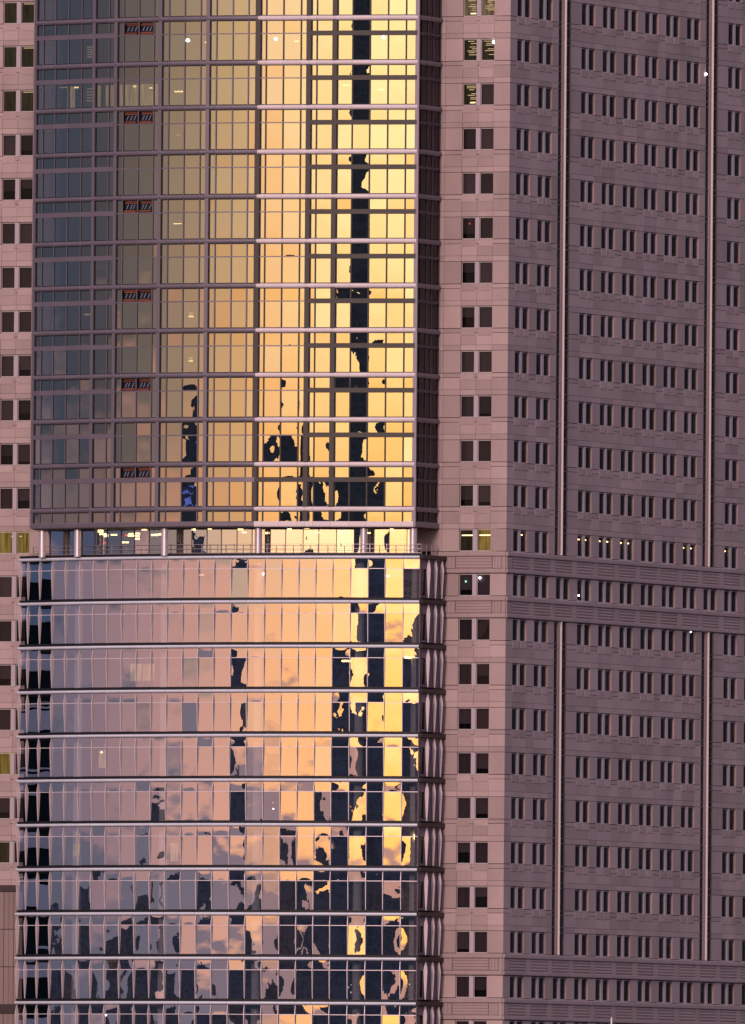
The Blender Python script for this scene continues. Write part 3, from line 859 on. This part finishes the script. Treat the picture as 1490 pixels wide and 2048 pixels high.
g = Geo()
for y in LB: slab_poly(lin, ZF(y + 9), ZF(y - 5.5), g)
g.build('floor_slab', MT['slab'], gp)
g = Geo()
for i in range(len(lcore) - 1):
    p, q = lcore[i], lcore[i + 1]
    for y in LB[:-1]:
        g.face([(p.x, p.y, ZF(y + 83)), (q.x, q.y, ZF(y + 83)), (q.x, q.y, ZF(y + 9)), (p.x, p.y, ZF(y + 9))], rnd.random())
g.build('core_wall', MT['dimcore'], gp)
g = Geo()
q = list(lin) + [Vector(FRF.p(7.6, .4, 0)[:2]), Vector(FRF.p(46, .4, 0)[:2])]
zs = ZF(LB[-1] + 80)
for i in range(len(q)):
    j = (i + 1) % len(q); g.face([(q[i].x, q[i].y, .02), (q[j].x, q[j].y, .02), (q[j].x, q[j].y, zs), (q[i].x, q[i].y, zs)], .5)
g.build('lower_storeys', MT['concrete'], gp)
# dark sheets added behind the narrow left-end panes to darken the view in
for i in (0, 1, 2):
    fr, L = lfr[i]
    for y in LB[:-1]:
        g = Geo(); g.box(fr, 0, L if i < 2 else L * .45, -.62, -.58, ZF(y + 84), ZF(y + 8)); g.build('blind', MT['neighbour'], gp)
# columns standing inside the lower block
ic = Bank('interior_column', MT['column'], gp)
lcol = offset(lpts, lfr, 1.3)
for x in (140, 316, 508, 714, 828):
    i = next(j for j in range(len(LO_X) - 1) if LO_X[j] <= x <= LO_X[j + 1]); f = (x - LO_X[i]) / (LO_X[i + 1] - LO_X[i])
    p = lcol[i].lerp(lcol[i + 1], f)
    for y in LB[:-1]: g = Geo(); g.tube(p.x, p.y, ZF(y + 83.5), ZF(y + 9.5), .42, 12); ic.add(g, 1)
ic.flush()
# lit rooms and lamps of the lower block
for x, y, a, b, m in [(264, 1345, 22, 34, 'oroom3'), (290, 1345, 22, 34, 'oroom3'), (345, 1345, 16, 20, 'groom'), (197, 1518, 12, 36, 'oroom3'), (147, 1700, 12, 24, 'oroom3'), (345, 1705, 14, 36, 'oroom3'), (345, 1520, 14, 34, 'groom'), (470, 1690, 18, 20, 'groom'),
                      (478, 1425, 16, 40, 'groom'), (395, 1150, 10, 3, 'warmdim'), (197, 1505, 4, 3, 'warm'), (690, 1322, 18, 4, 'warm'), (815, 1315, 14, 5, 'warm'), (832, 1674, 5, 10, 'warm')]:
    facade_light(lfr, LO_X, x, y, a, b, -.7, m, gp, nm='lit_wall' if 'room' in m else 'ceiling_light')
for x, y, r, m in [(525, 1148, .14, 'cool'), (776, 1152, .12, 'cool'), (216, 2031, .10, 'cool'), (549, 1618, .08, 'cool'), (680, 1760, .07, 'citylight'), (703, 1975, .08, 'citylight'), (708, 1985, .08, 'citylight'), (708, 1970, .06, 'citylight'), (320, 1862, .10, 'red'), (548, 1606, .06, 'citylight')]:
    facade_light(lfr, LO_X, x, y, 0, 0, -.25, m, gp, ball=r, nm='lamp')

# ------------------------------------------------------------------ open storey between the two volumes (part of the tower above)
zt, zb = ZBOT, ZF(1108.5)
rec = offset(upts, ufr, 2.4)
rp = Bank('recess_pane', [MT['glow'], MT['clear']], gt); rm = Bank('recess_mullion', MT['bronze'], gt)
keep = [2, 5, 8, 9, 10, 13, 14, 16, 17, 18, 20, 21, 22, 24, 25, 26, 27, 28, 29, 30]
joints = [i for i in range(len(rec)) if i not in (1, 7, 11, 15, 19, 23)]
for i, j in zip(joints[:-1], joints[1:]):
    p, q = rec[i], rec[j]; t = q - p; L = t.length; t /= L
    fr = Frame((p.x, p.y, 0), (t.x, t.y, 0), (t.y, -t.x, 0))
    g = Geo(); g.pane(fr, .03, L - .03, 0, zb, zt - .02, -.007 + rnd.gauss(0, .0012) * 2.4, rnd.gauss(0, .0012) * L); rp.add(g, L)
    g = Geo(); g.box(fr, -.03, .03, -.05, .05, zb, zt - .02); rm.add(g, 1)
rp.flush(); rm.flush()
g = Geo(); slab_poly(offset(upts, ufr, .05), zt - .06, zt - .005, g); g.build('soffit', MT['soffit'], gt)
cl = Bank('column', MT['steel'], gt)
ccl = offset(upts, ufr, .75)
for x in (82, 153, 330, 521, 733, 832):
    i = next(j for j in range(len(UP_X) - 1) if UP_X[j] <= x <= UP_X[j + 1]); f = (x - UP_X[i]) / (UP_X[i + 1] - UP_X[i])
    p = ccl[i].lerp(ccl[i + 1], f); g = Geo(); g.tube(p.x, p.y, zb - .1, zt - .06, .33, 24); cl.add(g, 1)
for o in [q[1] for q in cl.L]: o.build('column', MT['steel'], gt, smooth=False)
# back wall of the open storey, ceiling lights
rcore = offset(upts, ufr, 6.0); g = Geo()
for i in range(len(rcore) - 1):
    p, q = rcore[i], rcore[i + 1]; g.face([(p.x, p.y, zb), (q.x, q.y, zb), (q.x, q.y, zt), (p.x, p.y, zt)], rnd.random())
g.build('core_wall', MT['core'], gt)
for x, y, a, b, m in [(170, 1061, 10, 6, 'warm'), (175, 1067, 14, 3, 'warm'), (181, 1070, 8, 5, 'warm'), (198, 1068, 12, 3, 'warm'), (206, 1056, 4, 3, 'warm'), (233, 1070, 12, 3, 'warm'), (235, 1066, 9, 3, 'warm'), (249, 1065, 10, 3, 'warm'), (249, 1070, 8, 3, 'warm'), (248, 1076, 8, 4, 'warm'),
                      (222, 1083, 12, 3, 'warm'), (263, 1057, 10, 4, 'warm'), (285, 1068, 13, 4, 'warm'), (296, 1067, 6, 4, 'warm'), (306, 1056, 7, 3, 'warm'), (368, 1057, 8, 5, 'warm'), (404, 1056, 8, 2, 'warm'), (470, 1057, 12, 3, 'warm'), (478, 1063, 9, 2, 'warm'), (528, 1064, 8, 4, 'warm'), (573, 1056, 8, 4, 'warm'), (608, 1054, 10, 3, 'warm'),
                      (630, 1063, 9, 2, 'warm'), (680, 1061, 7, 3, 'warm'), (734, 1064, 6, 3, 'warm'), (780, 1057, 7, 4, 'warm'), (221, 1068, 6, 5, 'red'), (175, 1084, 5, 4, 'red')]:
    facade_light(ufr, UP_X, x, y, a, b, -2.75 if m != 'red' else -3.0, m, gt)
# railing on the lower block's roof edge
rail = bpy.data.objects.new('railing', None); COL.objects.link(rail); rail.parent = gp; rail.location = Vector((lpts[10].x, lpts[10].y, zb)) - gp.location
rpts = offset(lpts, lfr, .55)
zr = ZF(1108.5)
for i in range(1, len(rpts) - 1):
    p, q = rpts[i], rpts[i + 1]; t = q - p; L = t.length; t /= L
    fr = Frame((p.x, p.y, 0), (t.x, t.y, 0), (t.y, -t.x, 0))
    g = Geo()
    for z in (.92, .52, .14): g.box(fr, 0, L, -.022, .022, zr + z - .02, zr + z + .02)
    g.build('rail', MT['rail'], rail)
    g = Geo(); g.box(fr, -.03, .03, -.03, .03, zr - .1, zr + .94); g.build('post', MT['rail'], rail)
g = Geo()
for u in (.6, 1.6, 2.7, 3.8, 4.9): g.box(LS, u - .03, u + .03, -.58, -.52, zr - .1, zr + .94)
for z in (.92, .52): g.box(LS, .2, 5.2, -.57, -.53, zr + z - .02, zr + z + .02)
g.build('rail', MT['rail'], rail)

# lamps seen in and on the stone tower
def stone_lamp(fr, u, w, z, r, m): lamp(fr.p(u, w, z), r, m, tower, 'lamp')
stone_lamp(FRF, 1.68, -.1, head(0) - .36, .19, 'cool')
stone_lamp(FRF, 4.15, -.33, head(12) - .72, .10, 'green')
stone_lamp(FRF, 2.75, -.33, head(12) - .40, .14, 'cool')
stone_lamp(FRR, 1.6 + PIT * 3 + .2, .05, head(12) - 1.55, .10, 'cool')
stone_lamp(FRR, 1.6 + PIT * 9 - .5, .05, head(0) - 1.0, .14, 'cool')
stone_lamp(FRR, 1.6 + PIT * 8 + 2.2, -.1, head(13) - .1, .07, 'cool')
stone_lamp(FRF, 4.05, -.33, head(4) - .62, .10, 'red')

# ------------------------------------------------------------------ white mast in front
my = 1950.0; mx_ = ((1223 - 745) + .0082 * 1011) / 44000 * my
mz = 60 + (2450 - 2035 + 4) / 44000 * my
mast = thing('white_mast', 'top of a thin white mast in front of the stone tower, at the bottom edge', 'mast', (mx_, my, 0))
g = Geo(); g.tube(mx_, my, .01, mz - .25, .30, 12, .085); g.tube(mx_, my, mz - .25, mz, .085, 12, .05); g.build('pole', MT['mast'], mast)
g = Geo(); g.tube(mx_, my, 0.005, .5, .8, 12, .8); g.build('base', MT['concrete'], mast)

# ------------------------------------------------------------------ the city across the water, behind the camera (seen mirrored in the glass)
sky_g = Geo(); FX, FY = -15.0, 2005.0
def city_block(azd, wdeg, E, d, mat=0, depth=None, t=None):
    """Tower at azimuth azd (degrees left of straight back from the facade), angular width wdeg, skyline elevation E seen past the camera's height."""
    H = CAM_Z + (2000 + d) * math.tan(R(E))
    a = R(azd); fx = -2.0 if azd < 30 else -14.0; c = Vector((fx - math.sin(a) * d, FY - math.cos(a) * d))
    w = 2 * d * math.tan(R(wdeg / 2))
    fr = Frame((c.x, c.y, 0), (math.cos(a), -math.sin(a), 0), (math.sin(a), math.cos(a), 0))
    dp = depth or max(15, w)
    steps = rnd.choice((1, 2, 3))
    t = rnd.random() if t is None else t
    z = 0
    for s in range(steps):
        zz = H * (1 - .16 * (steps - 1 - s) / max(1, steps))
        k = 1 - .22 * s
        sky_g.box(fr, -w/2*k, w/2*k, -dp + s, -s * .5, z, zz, t, mat); z = zz - .01
    if rnd.random() < .3: sky_g.box(fr, -.8, .8, -dp/2 - 1, -dp/2 + 1, z, z + 18, t, mat)
    for _ in range(int(w * H / 900)):
        u, q = rnd.uniform(-w*.36, w*.36), rnd.uniform(20, H * .8)
        sky_g.box(fr, u - .5, u + .5, .05, .3, q, q + .8, .5, 1)
    return fr, w, H
az = 15.0
def E_at(a):
    if a < 20.6: return rnd.uniform(1.45, 1.65)
    if a < 22.5: return rnd.uniform(.7, .95)
    if a < 23.1: return 1.1
    if a < 24.1: return rnd.uniform(1.2, 1.6)
    if a < 25.0: return rnd.uniform(1.5, 1.62)
    if a < 27.2: return rnd.choice((1.35, 1.5, 1.62, 1.85))
    if a < 35: return rnd.uniform(.7, 1.15)
    if a < 44: return rnd.uniform(.6, 1.0)
    if a < 60: return rnd.uniform(.5, .85)
    return rnd.uniform(.6, .98)
while az < 93:
    w = rnd.uniform(.35, 1.0); e = E_at(az + w / 2)
    city_block(az + w / 2, w, e, rnd.uniform(1150, 2400))
    az += w * rnd.uniform(.95, 1.5)
for a, w, e, d in ((23.62, .90, 3.9, 1500), (27.5, .42, 2.34, 1500), (27.0, .28, 2.0, 1480), (26.2, .45, 2.06, 1450), (25.2, .35, 1.98, 1350), (28.8, .75, 1.5, 1400), (22.62, .22, 2.3, 1400), (45.35, .34, 1.8, 1400), (38.6, .3, 1.25, 1300)):
    city_block(a, w, e, d, t=rnd.uniform(.02, .3))
fr, w, H = city_block(47.7, 1.0, 2.12, 1400, t=.1)
for q in range(12):
    u = rnd.uniform(-w*.3, w*.3); z = rnd.uniform(H*.86, H*.975)
    sky_g.box(fr, u - 1.6, u + 1.6, .1, .5, z, z + rnd.uniform(.25, .8), .5, 2)
# near neighbour with pale storey bands to the left of the glass block
for a0, dd, ww in ((108.5, 75, 54),):
    a = R(a0); c = Vector((lpts[0].x - math.sin(a) * dd, lpts[0].y - math.cos(a) * dd))
    fr = Frame((c.x, c.y, 0), (math.cos(a), -math.sin(a), 0), (math.sin(a), math.cos(a), 0))
    sky_g.box(fr, -ww/2, ww/2, -20, 0, 0, 190, .5, 4)
    # storey bands of pale panel between dark glazing, at the heights they show mirrored in the block's left end
    for ya, yb, m in ((1034, 1068, 3), (1123, 1157, 3), (1209, 1240, 3), (1298, 1341, 5), (1415, 1419, 5), (1424, 1466, 5), (1536, 1540, 5), (1545, 1584, 5), (1660, 1702, 5), (1756, 1760, 5), (1769, 1822, 5), (1906, 1912, 5), (1922, 1955, 5), (2040, 2060, 5)):
        za, zb_ = (60 + (2450 - (q + 6.5)) * 2016 / 44000 + 80 * math.tan((2450 - q) / 44000) for q in (ya, yb))
        sky_g.box(fr, -ww/2, ww/2, .01, .4, zb_, za, rnd.random(), m)
sky_g.build('city_skyline', [MT['city'], MT['citylight'], MT['cityblue'], MT['citypale'], MT['neighbour'], MT['citywhite']], None, 'structure')
